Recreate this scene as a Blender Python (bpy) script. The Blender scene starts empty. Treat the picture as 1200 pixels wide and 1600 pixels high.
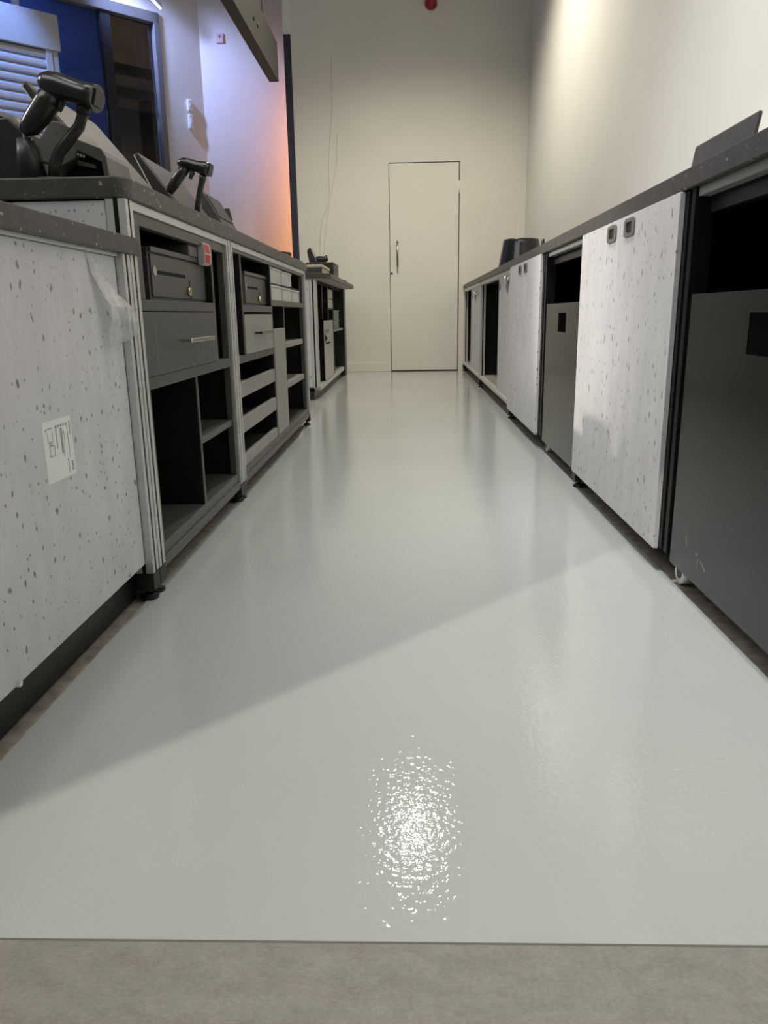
import bpy, bmesh, math, random
from mathutils import Vector, Matrix
random.seed(4)
S = bpy.context.scene
C = S.collection
PI = math.pi

# ------------------------------------------------------------------ materials
def mat(name):
    m = bpy.data.materials.new(name); m.use_nodes = True
    nt = m.node_tree; nt.nodes.clear()
    out = nt.nodes.new('ShaderNodeOutputMaterial'); b = nt.nodes.new('ShaderNodeBsdfPrincipled')
    nt.links.new(b.outputs[0], out.inputs[0])
    return m, nt, b, out
def N(nt, t, **kw):
    n = nt.nodes.new(t)
    for k, v in kw.items(): setattr(n, k, v)
    return n
def col(c): return (c[0], c[1], c[2], 1)
def pos(nt, scale=(1, 1, 1)):
    g = N(nt, 'ShaderNodeNewGeometry'); v = N(nt, 'ShaderNodeVectorMath', operation='MULTIPLY')
    nt.links.new(g.outputs['Position'], v.inputs[0]); v.inputs[1].default_value = scale
    return v.outputs[0]
def noise(nt, vec, scale, detail=3, rough=.5):
    n = N(nt, 'ShaderNodeTexNoise'); n.inputs['Scale'].default_value = scale
    n.inputs['Detail'].default_value = detail; n.inputs['Roughness'].default_value = rough
    nt.links.new(vec, n.inputs['Vector']); return n.outputs['Fac']
def ramp(nt, fac, stops):
    r = N(nt, 'ShaderNodeValToRGB'); nt.links.new(fac, r.inputs[0])
    while len(r.color_ramp.elements) < len(stops): r.color_ramp.elements.new(.5)
    for e, (p, c) in zip(r.color_ramp.elements, stops): e.position = p; e.color = col(c)
    return r.outputs[0]
def mix(nt, fac, a, b):
    m = N(nt, 'ShaderNodeMix', data_type='RGBA')
    if isinstance(fac, (int, float)): m.inputs[0].default_value = fac
    else: nt.links.new(fac, m.inputs[0])
    for i, x in ((6, a), (7, b)):
        if isinstance(x, tuple): m.inputs[i].default_value = col(x)
        else: nt.links.new(x, m.inputs[i])
    return m.outputs[2]
def math_(nt, op, a, b=0., clamp=False):
    m = N(nt, 'ShaderNodeMath', operation=op); m.use_clamp = clamp
    for i, x in ((0, a), (1, b)):
        if isinstance(x, (int, float)): m.inputs[i].default_value = x
        else: nt.links.new(x, m.inputs[i])
    return m.outputs[0]
def bump(nt, b, h, strength, dist):
    n = N(nt, 'ShaderNodeBump'); n.inputs['Strength'].default_value = strength; n.inputs['Distance'].default_value = dist
    nt.links.new(h, n.inputs['Height']); nt.links.new(n.outputs[0], b.inputs['Normal'])
def plain(name, c, rough=.5, metal=0., vary=.12, scale=12., bmp=0., spec=.5, coat=0.):
    m, nt, b, o = mat(name)
    f = noise(nt, pos(nt), scale, 4)
    lo = tuple(x*(1-vary) for x in c); hi = tuple(min(1, x*(1+vary)) for x in c)
    nt.links.new(ramp(nt, f, [(.3, lo), (.7, hi)]), b.inputs['Base Color'])
    b.inputs['Roughness'].default_value = rough; b.inputs['Metallic'].default_value = metal
    b.inputs['Specular IOR Level'].default_value = spec; b.inputs['Coat Weight'].default_value = coat
    if bmp: bump(nt, b, noise(nt, pos(nt), 300, 2), bmp, .001)
    return m
def flecks(nt, base, layers, stretch=(1, 1, .75), flat=False):
    c = base
    for sc, rad, dens, kinds in layers:
        p = pos(nt, stretch)
        if flat:                                    # run the pattern over the board's face: (x + y, z)
            sp = N(nt, 'ShaderNodeSeparateXYZ'); nt.links.new(p, sp.inputs[0])
            cb = N(nt, 'ShaderNodeCombineXYZ'); nt.links.new(math_(nt, 'ADD', sp.outputs[0], sp.outputs[1]), cb.inputs[0]); nt.links.new(sp.outputs[2], cb.inputs[1])
            p = cb.outputs[0]
        w = N(nt, 'ShaderNodeTexNoise'); w.inputs['Scale'].default_value = sc*1.7; nt.links.new(p, w.inputs['Vector'])
        v2 = N(nt, 'ShaderNodeVectorMath', operation='MULTIPLY_ADD')
        nt.links.new(w.outputs['Color'], v2.inputs[0]); v2.inputs[1].default_value = (.5/sc,)*3; nt.links.new(p, v2.inputs[2])
        v = N(nt, 'ShaderNodeTexVoronoi'); v.voronoi_dimensions = '2D' if flat else '3D'; v.inputs['Scale'].default_value = sc; nt.links.new(v2.outputs[0], v.inputs['Vector'])
        sep = N(nt, 'ShaderNodeSeparateColor'); nt.links.new(v.outputs['Color'], sep.inputs[0])
        on = math_(nt, 'LESS_THAN', sep.outputs[0], dens)
        r = math_(nt, 'MULTIPLY_ADD', sep.outputs[1], rad); nt.nodes[-1].inputs[2].default_value = rad*.35
        d = math_(nt, 'SUBTRACT', r, v.outputs['Distance'])
        k = math_(nt, 'MULTIPLY', d, 16., True)
        k = math_(nt, 'MULTIPLY', k, on)
        k = math_(nt, 'MULTIPLY', k, .85)
        st = [(i/len(kinds), x) for i, x in enumerate(kinds)]
        rr = N(nt, 'ShaderNodeValToRGB'); rr.color_ramp.interpolation = 'CONSTANT'; nt.links.new(sep.outputs[2], rr.inputs[0])
        while len(rr.color_ramp.elements) < len(st): rr.color_ramp.elements.new(.5)
        for e, (pp, cc) in zip(rr.color_ramp.elements, st): e.position = pp; e.color = col(cc)
        c = mix(nt, k, c, rr.outputs[0])
    return c
def speckle_panel(name, base, dens=.26, fs=1., zs=.72):
    m, nt, b, o = mat(name)
    big = ramp(nt, noise(nt, pos(nt, (1, 1, .35)), 14, 5, .6), [(.3, tuple(x*.88 for x in base)), (.7, tuple(min(1, x*1.05) for x in base))])
    dk, gy, bl, rd, gn = (.07, .07, .08), (.20, .20, .21), (.05, .07, .22), (.28, .10, .05), (.12, .18, .18)
    c = flecks(nt, big, [(40*fs, .15, dens, [dk, gy, gy, dk, gy, gy, bl, gy, gy, dk, gn, gy, gy, rd, gy, gy]), (80*fs, .16, dens*.55, [gy, dk, gy, gy])], (1, 1, zs), True)
    nt.links.new(c, b.inputs['Base Color']); b.inputs['Roughness'].default_value = .42
    return m
def worktop_mat(name, base):
    m, nt, b, o = mat(name)
    big = ramp(nt, noise(nt, pos(nt), 30, 4), [(.3, tuple(x*.8 for x in base)), (.7, tuple(x*1.2 for x in base))])
    c = flecks(nt, big, [(100, .28, .14, [(.5, .5, .47), (.3, .3, .28), (.42, .36, .25)]), (190, .28, .14, [(.4, .4, .38), (.25, .25, .24)])], (1, 1, 1))
    nt.links.new(c, b.inputs['Base Color']); b.inputs['Roughness'].default_value = .45
    return m
def alu_mat():
    m, nt, b, o = mat('brushed_aluminium')
    f = noise(nt, pos(nt), 9, 2)
    nt.links.new(ramp(nt, f, [(.3, (.62, .62, .60)), (.7, (.70, .70, .68))]), b.inputs['Base Color'])
    b.inputs['Metallic'].default_value = .55; b.inputs['Roughness'].default_value = .42
    return m
def epoxy_mat():
    m, nt, b, o = mat('glossy_grey_floor_coating')
    c = ramp(nt, noise(nt, pos(nt), 1.3, 5), [(.3, (.435, .465, .455)), (.7, (.475, .503, .493))])
    nt.links.new(c, b.inputs['Base Color'])
    b.inputs['Roughness'].default_value = .035; b.inputs['IOR'].default_value = 1.5
    p = pos(nt)
    h = math_(nt, 'ADD', noise(nt, p, 110, 2, .5), math_(nt, 'MULTIPLY', noise(nt, p, 9, 2), .35))
    bump(nt, b, h, .5, .0010)
    return m
def concrete_mat():
    m, nt, b, o = mat('bare_grey_screed')
    p = pos(nt, (1, 1.6, 1))
    c = ramp(nt, noise(nt, p, 26, 6, .7), [(.3, (.235, .225, .20)), (.55, (.285, .275, .245)), (.75, (.33, .32, .29))])
    c2 = ramp(nt, noise(nt, p, 220, 2), [(.3, (.82, .82, .82)), (.7, (1, 1, 1))])
    mm = N(nt, 'ShaderNodeMix', data_type='RGBA', blend_type='MULTIPLY'); mm.inputs[0].default_value = 1
    nt.links.new(c, mm.inputs[6]); nt.links.new(c2, mm.inputs[7])
    nt.links.new(mm.outputs[2], b.inputs['Base Color']); b.inputs['Roughness'].default_value = .62
    return m
def glass_mat():
    m, nt, b, o = mat('window_glass')
    t = N(nt, 'ShaderNodeBsdfTransparent'); t.inputs[0].default_value = (.9, .93, .97, 1)
    g = N(nt, 'ShaderNodeBsdfGlossy'); g.inputs['Roughness'].default_value = .02
    f = N(nt, 'ShaderNodeFresnel'); f.inputs[0].default_value = 1.5
    mx = N(nt, 'ShaderNodeMixShader'); nt.links.new(f.outputs[0], mx.inputs[0])
    nt.links.new(t.outputs[0], mx.inputs[1]); nt.links.new(g.outputs[0], mx.inputs[2]); nt.links.new(mx.outputs[0], o.inputs[0])
    return m
def film_mat():
    m, nt, b, o = mat('clear_plastic_film')
    t = N(nt, 'ShaderNodeBsdfTransparent')
    b.inputs['Base Color'].default_value = (.75, .76, .76, 1); b.inputs['Roughness'].default_value = .25
    f = ramp(nt, noise(nt, pos(nt, (1, 1, .6)), 30, 3), [(.35, (.18,)*3), (.7, (.65,)*3)])
    mx = N(nt, 'ShaderNodeMixShader'); nt.links.new(f, mx.inputs[0])
    nt.links.new(t.outputs[0], mx.inputs[1]); nt.links.new(b.outputs[0], mx.inputs[2]); nt.links.new(mx.outputs[0], o.inputs[0])
    return m
def emit_mat(name, c, s):
    m, nt, b, o = mat(name)
    b.inputs['Base Color'].default_value = col(c); b.inputs['Emission Color'].default_value = col(c); b.inputs['Emission Strength'].default_value = s
    return m

JET = plain('jet_black_profile', (.006, .006, .006), .45, vary=.2, spec=.25)
SPECK = speckle_panel('speckled_recycled_plastic', (.70, .695, .715), .36, 1.0)
SPECKR = speckle_panel('speckled_streaky_plastic', (.63, .622, .64), .40, .92, .5)
TOP = worktop_mat('dark_flecked_worktop', (.062, .060, .055))
ALU = alu_mat()
EPOXY = epoxy_mat(); SCREED = concrete_mat()
DARKFLOOR = plain('dark_bare_floor', (.32, .29, .24), .75, vary=.3, scale=35)
WALL = plain('white_painted_wall', (.70, .68, .625), .85, vary=.02, scale=2.5, bmp=.15)
WALLR = plain('white_painted_side_wall', (.74, .728, .69), .85, vary=.02, scale=2.5, bmp=.15)
WALLB = plain('white_painted_far_wall', (.72, .72, .72), .85, vary=.02)
CEIL = plain('ceiling_grey', (.35, .35, .34), .9)
DOORM = plain('white_painted_door', (.71, .69, .635), .6, vary=.015, scale=3)
LAM = plain('dark_grey_laminate', (.072, .071, .066), .36, vary=.10, scale=20)
LAMD = plain('shade_black_board', (.012, .012, .012), .75, vary=.3, spec=.15)  # near black: shade of bays, grooves and slots is in the colour
LAML = plain('lit_grey_laminate', (.29, .287, .262), .4, vary=.08, scale=20)  # same laminate as the dark grey, with the light on it put into colour
STEELG = plain('dark_grey_coated_steel', (.013, .0145, .014), .24, vary=.12, scale=6, bmp=.1, spec=.5)
BLK = plain('black_plastic', (.014, .014, .014), .42, vary=.3, scale=40)
BLKS = plain('satin_black_plastic', (.018, .018, .017), .27, vary=.3, scale=40, coat=.3)
DGREY = plain('dark_grey_plastic', (.055, .055, .053), .45, vary=.2, scale=40)
TERM = plain('dark_brown_grey_plastic', (.022, .020, .018), .5, vary=.2, scale=40)
GREYP = plain('warm_grey_plastic', (.15, .145, .13), .5, vary=.12, scale=40)
SCREEN = plain('dark_glass_screen', (.055, .052, .056), .42, vary=.1, spec=.35)
LGREY = plain('light_grey_plastic', (.42, .41, .38), .5, vary=.06)
CHROME = plain('polished_steel', (.72, .71, .68), .22, 1., vary=.05)
DSTEEL = plain('brushed_dark_steel', (.34, .34, .33), .35, 1., vary=.08)
DSTEELM = plain('dull_grey_rail', (.24, .245, .235), .45, vary=.05)
BRASS = plain('brass_lock', (.75, .66, .42), .25, 1., vary=.05)
WHITE = plain('white_plastic', (.80, .80, .80), .4, vary=.03)
PAPER = plain('white_label_paper', (.90, .91, .90), .6, vary=.02)
INK = plain('faded_grey_print', (.32, .32, .32), .7, vary=.2, scale=200)
CREAM = plain('cream_board', (.62, .55, .40), .7, vary=.08, scale=25)
RED = plain('red_label', (.45, .03, .025), .5, vary=.1)
REDP = plain('red_sounder_plastic', (.30, .01, .015), .35, vary=.1)
NAVY = plain('navy_painted_trim', (.018, .020, .04), .6, vary=.15)
FASCIA = plain('grey_fascia_board', (.032, .031, .028), .6, vary=.06)
SHUT = plain('white_shutter_metal', (.55, .57, .62), .30, .4, vary=.03)
BACKDROP = plain('blue_backdrop_board', (.012, .05, .20), .8, vary=.15, scale=1.2)
DUSK = plain('dark_pane_backing', (.07, .055, .042), .9, vary=.3, scale=3)
OFFW = plain('off_white_box', (.52, .515, .48), .55, vary=.05)
PGREEN = plain('pale_green_carton', (.24, .27, .23), .6, vary=.1)
DIRT = plain('dark_smudge', (.20, .19, .18), .8, vary=.3, scale=90)
GLASS = glass_mat(); FILM = film_mat()
LEDM = emit_mat('led_strip', (.75, .85, 1.0), 6.0)

# ------------------------------------------------------------------ mesh builder
class M:
    def __init__(s): s.bm = bmesh.new()
    def _m(s, fs, i):
        for f in fs: f.material_index = i
    def box(s, x0, x1, y0, y1, z0, z1, m=0):
        n0 = len(s.bm.faces)
        v = [s.bm.verts.new(p) for p in ((x0,y0,z0),(x1,y0,z0),(x1,y1,z0),(x0,y1,z0),(x0,y0,z1),(x1,y0,z1),(x1,y1,z1),(x0,y1,z1))]
        fs = [s.bm.faces.new([v[i] for i in q]) for q in ((3,2,1,0),(4,5,6,7),(0,1,5,4),(1,2,6,5),(2,3,7,6),(3,0,4,7))]
        s._m(fs, m); return s
    def obox(s, o, u, v, w, m=0):      # corner + three edge vectors
        o, u, v, w = Vector(o), Vector(u), Vector(v), Vector(w)
        P = [o, o+u, o+u+v, o+v, o+w, o+u+w, o+u+v+w, o+v+w]
        q = [s.bm.verts.new(p) for p in P]
        fs = [s.bm.faces.new([q[i] for i in f]) for f in ((3,2,1,0),(4,5,6,7),(0,1,5,4),(1,2,6,5),(2,3,7,6),(3,0,4,7))]
        s._m(fs, m); return s
    def prism(s, prof, a, b, axis='y', m=0):
        def P(p, t):
            return {'y': (p[0], t, p[1]), 'x': (t, p[0], p[1]), 'z': (p[0], p[1], t)}[axis]
        A = [s.bm.verts.new(P(p, a)) for p in prof]; B = [s.bm.verts.new(P(p, b)) for p in prof]
        fs = [s.bm.faces.new(A), s.bm.faces.new(B[::-1])]
        n = len(prof)
        for i in range(n): fs.append(s.bm.faces.new((A[i], B[i], B[(i+1) % n], A[(i+1) % n])))
        s._m(fs, m); return s
    def loft(s, rings, m=0, smooth=True, caps=True):
        R = [[s.bm.verts.new(p) for p in r] for r in rings]; n = len(R[0]); fs = []
        for a, b in zip(R, R[1:]):
            for i in range(n): fs.append(s.bm.faces.new((a[i], a[(i+1) % n], b[(i+1) % n], b[i])))
        for f in fs: f.smooth = smooth
        if caps: fs += [s.bm.faces.new(R[0][::-1]), s.bm.faces.new(R[-1])]
        s._m(fs, m); return s
    def tube(s, path, rad, n=14, m=0, side=(0, 1, 0)):
        """elliptic tube: rad = list of (r_in_plane, r_along_side)"""
        path = [Vector(p) for p in path]; side = Vector(side).normalized(); rings = []
        for i, p in enumerate(path):
            t = (path[min(i+1, len(path)-1)] - path[max(i-1, 0)]).normalized()
            sd = (side - t*side.dot(t)).normalized(); u = t.cross(sd)
            r = rad[i] if isinstance(rad, list) else rad
            if not isinstance(r, tuple): r = (r, r)
            rings.append([p + u*(r[0]*math.cos(2*PI*k/n)) + sd*(r[1]*math.sin(2*PI*k/n)) for k in range(n)])
        return s.loft(rings, m)
    def cyl(s, a, b, r, r2=None, n=20, m=0):
        a, b = Vector(a), Vector(b); t = (b-a).normalized()
        sd = Vector((1, 0, 0)) if abs(t.x) < .9 else Vector((0, 1, 0))
        u = t.cross(sd).normalized(); w = t.cross(u)
        ring = lambda p, q: [p + u*(q*math.cos(2*PI*k/n)) + w*(q*math.sin(2*PI*k/n)) for k in range(n)]
        return s.loft([ring(a, r), ring(b, r if r2 is None else r2)], m)
def wloc(o):
    l = Vector(o.location)
    while o.parent: o = o.parent; l += Vector(o.location)
    return l
def obj(name, mb, mats, parent=None, bevel=0., kind=None, label=None):
    me = bpy.data.meshes.new(name)
    bmesh.ops.recalc_face_normals(mb.bm, faces=mb.bm.faces[:])
    if parent: L = wloc(parent)
    else:
        vs = [v.co for v in mb.bm.verts]
        L = Vector(((min(v.x for v in vs)+max(v.x for v in vs))/2, (min(v.y for v in vs)+max(v.y for v in vs))/2, min(v.z for v in vs)))
    bmesh.ops.translate(mb.bm, verts=mb.bm.verts[:], vec=-L)
    mb.bm.to_mesh(me); mb.bm.free()
    for m in (mats if isinstance(mats, (list, tuple)) else [mats]): me.materials.append(m)
    o = bpy.data.objects.new(name, me); C.objects.link(o)
    if parent: o.parent = parent
    else: o.location = L
    if bevel:
        b = o.modifiers.new('bevel', 'BEVEL'); b.width = bevel; b.segments = 2; b.limit_method = 'ANGLE'; b.angle_limit = .6
    if kind: o['kind'] = kind
    if label: o['label'] = label
    return o
def tag(o, label, cat, group=None):
    o['label'] = label; o['category'] = cat
    if group: o['group'] = group
    return o
def thing(name, label, cat, loc, group=None):
    o = bpy.data.objects.new(name, None); C.objects.link(o); o.location = loc; o.empty_display_size = .1
    return tag(o, label, cat, group)
def struct(name, mb, mats, bevel=0.): return obj(name, mb, mats, None, bevel, 'structure')
def B(*a, **k): return M().box(*a, **k)

def post(parent, x0, x1, y0, y1, z0, z1, name='post'):
    """slotted aluminium profile"""
    mb = M(); w = (x1-x0); d = (y1-y0)
    a, b = w*.38, d*.38
    for X0, X1 in ((x0, x0+a), (x1-a, x1)):
        for Y0, Y1 in ((y0, y0+b), (y1-b, y1)): mb.box(X0, X1, Y0, Y1, z0, z1)
    mb.box(x0+.0016, x1-.0016, y0+.0016, y1-.0016, z0, z1, m=1)  # dark core almost flush: shade of the slots put into colour
    return obj(name, mb, [ALU, LAMD], parent)
def foot(parent, x, y, side=1, cap=(.022, .06)):
    mb = M().box(x-.02, x+.02, y-.021, y+.021, cap[0], cap[1]); obj('post_cap', mb, BLK, parent, .002)
    mb = M().cyl((x, y, .008), (x, y, cap[0]), .006, n=12); mb.cyl((x, y, .0), (x, y, .006), .02); mb.cyl((x, y, .006), (x, y, .012), .02, .008)
    obj('levelling_foot', mb, BLK, parent)

# ================================================================== SETTING
YE = 8.27                                   # end wall
XR = 1.20                                   # right wall
CZ = 4.30                                   # ceiling
struct('floor', M().box(-9.5, 1.4, -4.5, 9.6, -.12, -.004), DARKFLOOR)
ep = M()
pts = [(-.578, .612), (.600, .616), (.597, 1.70), (.592, 8.262), (-.60, 8.262), (-.60, 5.2), (-.578, 4.6)]
ep.prism(pts, -.004, 0., 'z')
isl = ep.prism([(-.60, 5.2), (-.60, 8.262), (-1.2, 8.262), (-1.4, 5.2), (-1.3, 4.35), (-.582, 4.35)], -.004, -.0002, 'z')
struct('floor_coating', ep, EPOXY)
struct('floor_screed', M().prism([(-4.5, -4.4), (1.19, -4.4), (1.19, .20), (.95, .615), (-.95, .609), (-4.5, .6)], -.0045, -.001, 'z'), SCREED)
w = M()
w.box(-1.13, -.190, YE, YE+.14, 0, CZ); w.box(.530, XR+.12, YE, YE+.14, 0, CZ); w.box(-.190, .530, YE, YE+.14, 2.078, CZ)
struct('wall_far', w, WALL)
struct('wall_right', M().box(XR, XR+.12, -3.8, YE, 0, CZ), WALLR)
# far-left wall and oblique shopfront wall
struct('wall_left', M().box(-2.40, -1.00, 9.3, 9.42, 0, CZ), WALLB)
CO = Vector((-2.28, 9.3, 0)); D = Vector((-.7071, -.7071, 0)); NN = Vector((.7071, -.7071, 0)); UP = Vector((0, 0, 1))
def ob(mb, t0, t1, n0, n1, z0, z1, m=0):
    return mb.obox(CO + D*t0 + NN*n0 + UP*z0, D*(t1-t0), NN*(n1-n0), UP*(z1-z0), m)
ws = M()
ob(ws, 0, .50, -.16, 0, 0, CZ); ob(ws, .50, 7.0, -.16, 0, 3.66, CZ); ob(ws, .50, 7.0, -.16, 0, 0, .45)
struct('wall_shopfront', ws, WALLB)
win = ob(ob(ob(ob(M(), .482, .545, -.10, .02, .43, 3.70), .482, 7.0, -.10, .02, 3.60, 3.70), .482, 7.0, -.10, .02, .43, .50), 6.94, 7.0, -.1, .02, .43, 3.7)
wo = struct('window_1', win, plain('grey_window_frame', (.15, .155, .17), .5), .004)
mu = M(); ob(mu, 1.02, 1.12, -.09, .0, .50, 3.60)
ob(mu, 3.2, 3.3, -.09, .0, .50, 3.60); ob(mu, 5.2, 5.3, -.09, 0, .5, 3.6)
obj('mullion', mu, plain('blue_grey_mullion', (.012, .016, .026), .6), wo)
g = ob(ob(M(), .545, 1.02, -.06, -.052, .5, 3.6), 1.12, 6.94, -.06, -.052, .5, 3.6)
obj('window_pane', g, GLASS, wo)
# outside, seen through the glass
tag(obj('backdrop', ob(M(), .77, 5.4, -.62, -.56, 0, 4.2), BACKDROP), 'deep blue hoarding board added outside the shop window for its blue glow', 'backdrop')  # board added outside; its blue paint imitates blue light in the pane
struct('pane_backing', ob(ob(ob(ob(M(), -1.5, 1.08, -1.5, -1.4, 0, 4.2), -.2, 1.08, -1.40, -1.25, 3.05, 3.16), -.2, 1.08, -1.40, -1.22, 3.28, 3.40), -.2, 1.08, -1.40, -1.2, 3.52, 3.62), DUSK)  # backing added outside; its ledges imitate brown reflections in the pane
# navy trim at the free end of the end wall, skirting, ceiling
struct('trim_2', M().box(-1.20, -1.13, YE-.01, YE+.14, 0, 3.25), NAVY)
struct('trim_3', M().box(-1.20, -1.13, YE, YE+.14, 3.25, CZ), WALLB)
struct('baseboard_far', M().box(-1.13, -.20, YE-.014, YE, 0, .095), WALL, .003)
struct('ceiling', M().box(-9.5, 1.4, -3.8, 9.6, CZ, CZ+.1), CEIL)

# door
d1 = struct('door_1', M().box(-.184, .521, YE+.006, YE+.05, .010, 2.070), DOORM, .002)
fr = M(); fr.box(-.190, .530, YE+.055, YE+.09, 0, 2.078); fr.box(-.1898, -.1845, YE+.012, YE+.055, 0, 2.078); fr.box(.5215, .5298, YE+.012, YE+.055, 0, 2.078)
fr.box(-.1898, .5298, YE+.012, YE+.055, 2.0715, 2.0779); fr.box(-.19, .53, YE+.005, YE+.055, 0, .006)
obj('door_frame', fr, BLK, d1)
h = M(); h.cyl((-.108, YE-.035, 1.075), (-.108, YE-.035, 1.325), .010)
h.cyl((-.108, YE+.006, 1.10), (-.108, YE-.035, 1.10), .006); h.cyl((-.108, YE+.006, 1.30), (-.108, YE-.035, 1.30), .006)
obj('door_handle', h, DSTEEL, d1, label='slim vertical steel pull handle')
obj('keyhole', M().cyl((-.170, YE+.007, 1.01), (-.170, YE+.001, 1.01), .010), BLK, d1)
obj('hinge', M().cyl((.5255, YE+.003, 1.775), (.5255, YE+.003, 1.895), .007), WHITE, d1)
# cables painted over on the end wall
def cable(pts, lab):
    mb = M(); P = [Vector(p) for p in pts]; out = []
    for i in range(len(P)-1):
        for k in range(6):
            t = k/6; a = P[max(i-1, 0)]; b = P[i]; c = P[i+1]; e = P[min(i+2, len(P)-1)]
            out.append(.5*((2*b)+(-a+c)*t+(2*a-5*b+4*c-e)*t*t+(-a+3*b-3*c+e)*t**3))
    out.append(P[-1]); mb.tube(out, .0035, 8)
    return tag(obj('wall_cable', mb, WALL), lab, 'cable', 'cables running down the end wall')
y = YE-.006
cable([(-.735, y, 3.03), (-.742, y, 2.6), (-.79, y, 2.1), (-.80, y, 1.75), (-.895, y, 1.45), (-.92, y, .89)], 'white painted cable down the end wall, left one of the pair, nearest the navy trim')
cable([(-.70, y, 2.35), (-.705, y, 2.1), (-.775, y, 1.8), (-.83, y, 1.5), (-.87, y, 1.25), (-.885, y, .89)], 'white painted cable down the end wall, right one of the pair, nearest the door')
# red alarm sounder high on the end wall
al = thing('alarm_sounder', 'round red fire alarm sounder high on the end wall above the door', 'alarm', (.238, YE, 3.50))
obj('base', M().cyl((.238, YE+.004, 3.475), (.238, YE-.035, 3.475), .058, n=28), REDP, al, .003)
obj('dome', M().tube([(.238, YE-.033, 3.475), (.238, YE-.07, 3.475), (.238, YE-.09, 3.475), (.238, YE-.098, 3.475)], [.050, .046, .034, .012], 24, side=(1, 0, 0)), REDP, al)
# pier switches
for z0, z1, l in ((2.80, 2.925, 'white rounded wall switch box, upper of two beside the shop window'), (2.62, 2.775, 'white rounded wall switch box, lower of two beside the shop window')):
    k = thing('wall_switch', l, 'switch', CO + D*.20 + UP*z0, 'wall switches beside the shop window')
    obj('switch_body', ob(M(), .165, .225, 0, .045, z0, z1), WHITE, k, .016)
    obj('switch_button', ob(M(), .182, .208, .043, .052, z0+.045, z1-.045), WHITE, k, .003)
cp = thing('call_point', 'pale pink square call point on the lavender lit far wall', 'call point', (-2.05, 9.3, 3.50))
obj('plate', M().box(-2.094, -2.009, 9.275, 9.304, 3.51, 3.605), plain('pale_pink_plate', (.62, .5, .56), .5), cp, .004)
obj('button', M().cyl((-2.05, 9.275, 3.575), (-2.05, 9.268, 3.575), .012), plain('pink_button', (.45, .12, .2), .5), cp)
# roller shutter hanging on the shopfront
sh = thing('roller_shutter', 'white roller shutter with ribbed slats lit blue in front of the shop window', 'shutter', CO + D*3 + NN*.2 + UP*.45)
obj('shutter_housing', ob(M(), 1.705, 4.4, .03, .36, 3.02, 3.325), SHUT, sh, .006)
gr = ob(ob(M(), 1.725, 1.775, .02, .33, .0, 3.02), 1.785, 1.845, .02, .345, .0, 3.02)
obj('guide_rail', gr, SHUT, sh, .004)
sl = M(); n = 32; zs = .45
prof = []
for k in range(n):
    z0 = zs + (3.02-zs)*k/n; hh = (3.02-zs)/n
    prof += [(.282, z0), (.282, z0+hh*.16), (.314, z0+hh*.20), (.327, z0+hh*.34), (.330, z0+hh*.55), (.327, z0+hh*.75), (.317, z0+hh*.92)]
A = [sl.bm.verts.new(CO + D*1.845 + NN*p[0] + UP*p[1]) for p in prof]; Bv = [sl.bm.verts.new(CO + D*4.3 + NN*p[0] + UP*p[1]) for p in prof]
for i in range(len(prof)-1): sl.bm.faces.new((A[i], Bv[i], Bv[i+1], A[i+1]))
bk = ob(sl, 1.845, 4.3, .25, .279, zs, 3.02)
obj('slat_curtain', sl, SHUT, sh)
tag(obj('shutter_post', ob(ob(M(), 1.95, 2.0, .06, .12, 3.325, CZ), 1.90, 2.05, .05, .13, CZ-.02, CZ), SHUT), 'slim pale post rising from the shutter housing to the ceiling', 'post')
# linear LED luminaire near the window head
ll = thing('linear_light', 'slim linear light hanging at the window head, glowing blue white', 'light', CO + D*.6 + NN*.3 + UP*3.7)
p0 = CO + D*.66 + NN*.12 + UP*3.80; p1 = CO + D*.52 + NN*.12 + UP*3.70
dv = (p1-p0); pp = CO + D*1.5 + NN*.12 + UP*4.25
ax = (p0-p1).normalized()
hm = M(); q = p1; L_ = ax*.85
hm.obox(q + NN*.0, L_, NN*.05, UP*.05); obj('housing', hm, SHUT, ll, .003)
hm = M(); hm.obox(q + NN*.008 - UP*.004, L_, NN*.034, UP*.004); obj('diffuser', hm, LEDM, ll)
# suspended fascia beam left of the aisle
fb = thing('suspended_fascia', 'dark grey boxed beam hanging from the ceiling over the left counter', 'beam', (-1.11, 5.5, 2.49))
obj('beam_body', M().box(-1.150, -1.070, 3.4, 7.0, 2.493, 2.79), FASCIA, fb, .003)
for yy in (5.96, 6.10): obj('bolt', M().cyl((-1.07, yy, 2.62), (-1.062, yy, 2.62), .016), BLK, fb)
for yy in (3.8, 6.6): obj('hanger_rod', M().cyl((-1.11, yy, 2.79), (-1.11, yy, CZ), .008), DSTEEL, fb)

# ================================================================== LEFT COUNTERS
XL = -.557
BK = -1.20
# low cabinet beside the camera
t = thing('counter_cabinet', 'low speckled counter cabinet nearest on the left with label and peeling film', 'cabinet', (-.85, .6, 0), 'left counter cabinets')
obj('front_panel', M().box(-.590, -.572, -.25, 1.534, .085, .716), SPECK, t, .0015, label='speckled pale grey plastic panel')
obj('carcass', M().box(BK, -.592, -.25, 1.57, .085, .716), LAMD, t)
obj('top_rail', M().box(-.598, -.565, -.25, 1.534, .7165, .7225), ALU, t)
post(t, XL-.04, XL, 1.536, 1.575, .062, .7225)
foot(t, XL-.02, 1.556)
obj('plinth', M().box(BK, -.607, -.25, 1.555, 0, .084), BLK, t)
mb = M().box(-1.24, -.550, -.28, 1.622, .723, .757)
mb2 = mb
wl = tag(obj('worktop', M().prism([(-1.24, -.28), (-.550, -.28), (-.550, 1.622), (-.5565, 1.622), (-.5565, 1.577), (-1.24, 1.577)], .723, .757, 'z'), TOP, None, .002), 'lower dark flecked worktop nearest on the left', 'worktop')
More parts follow.
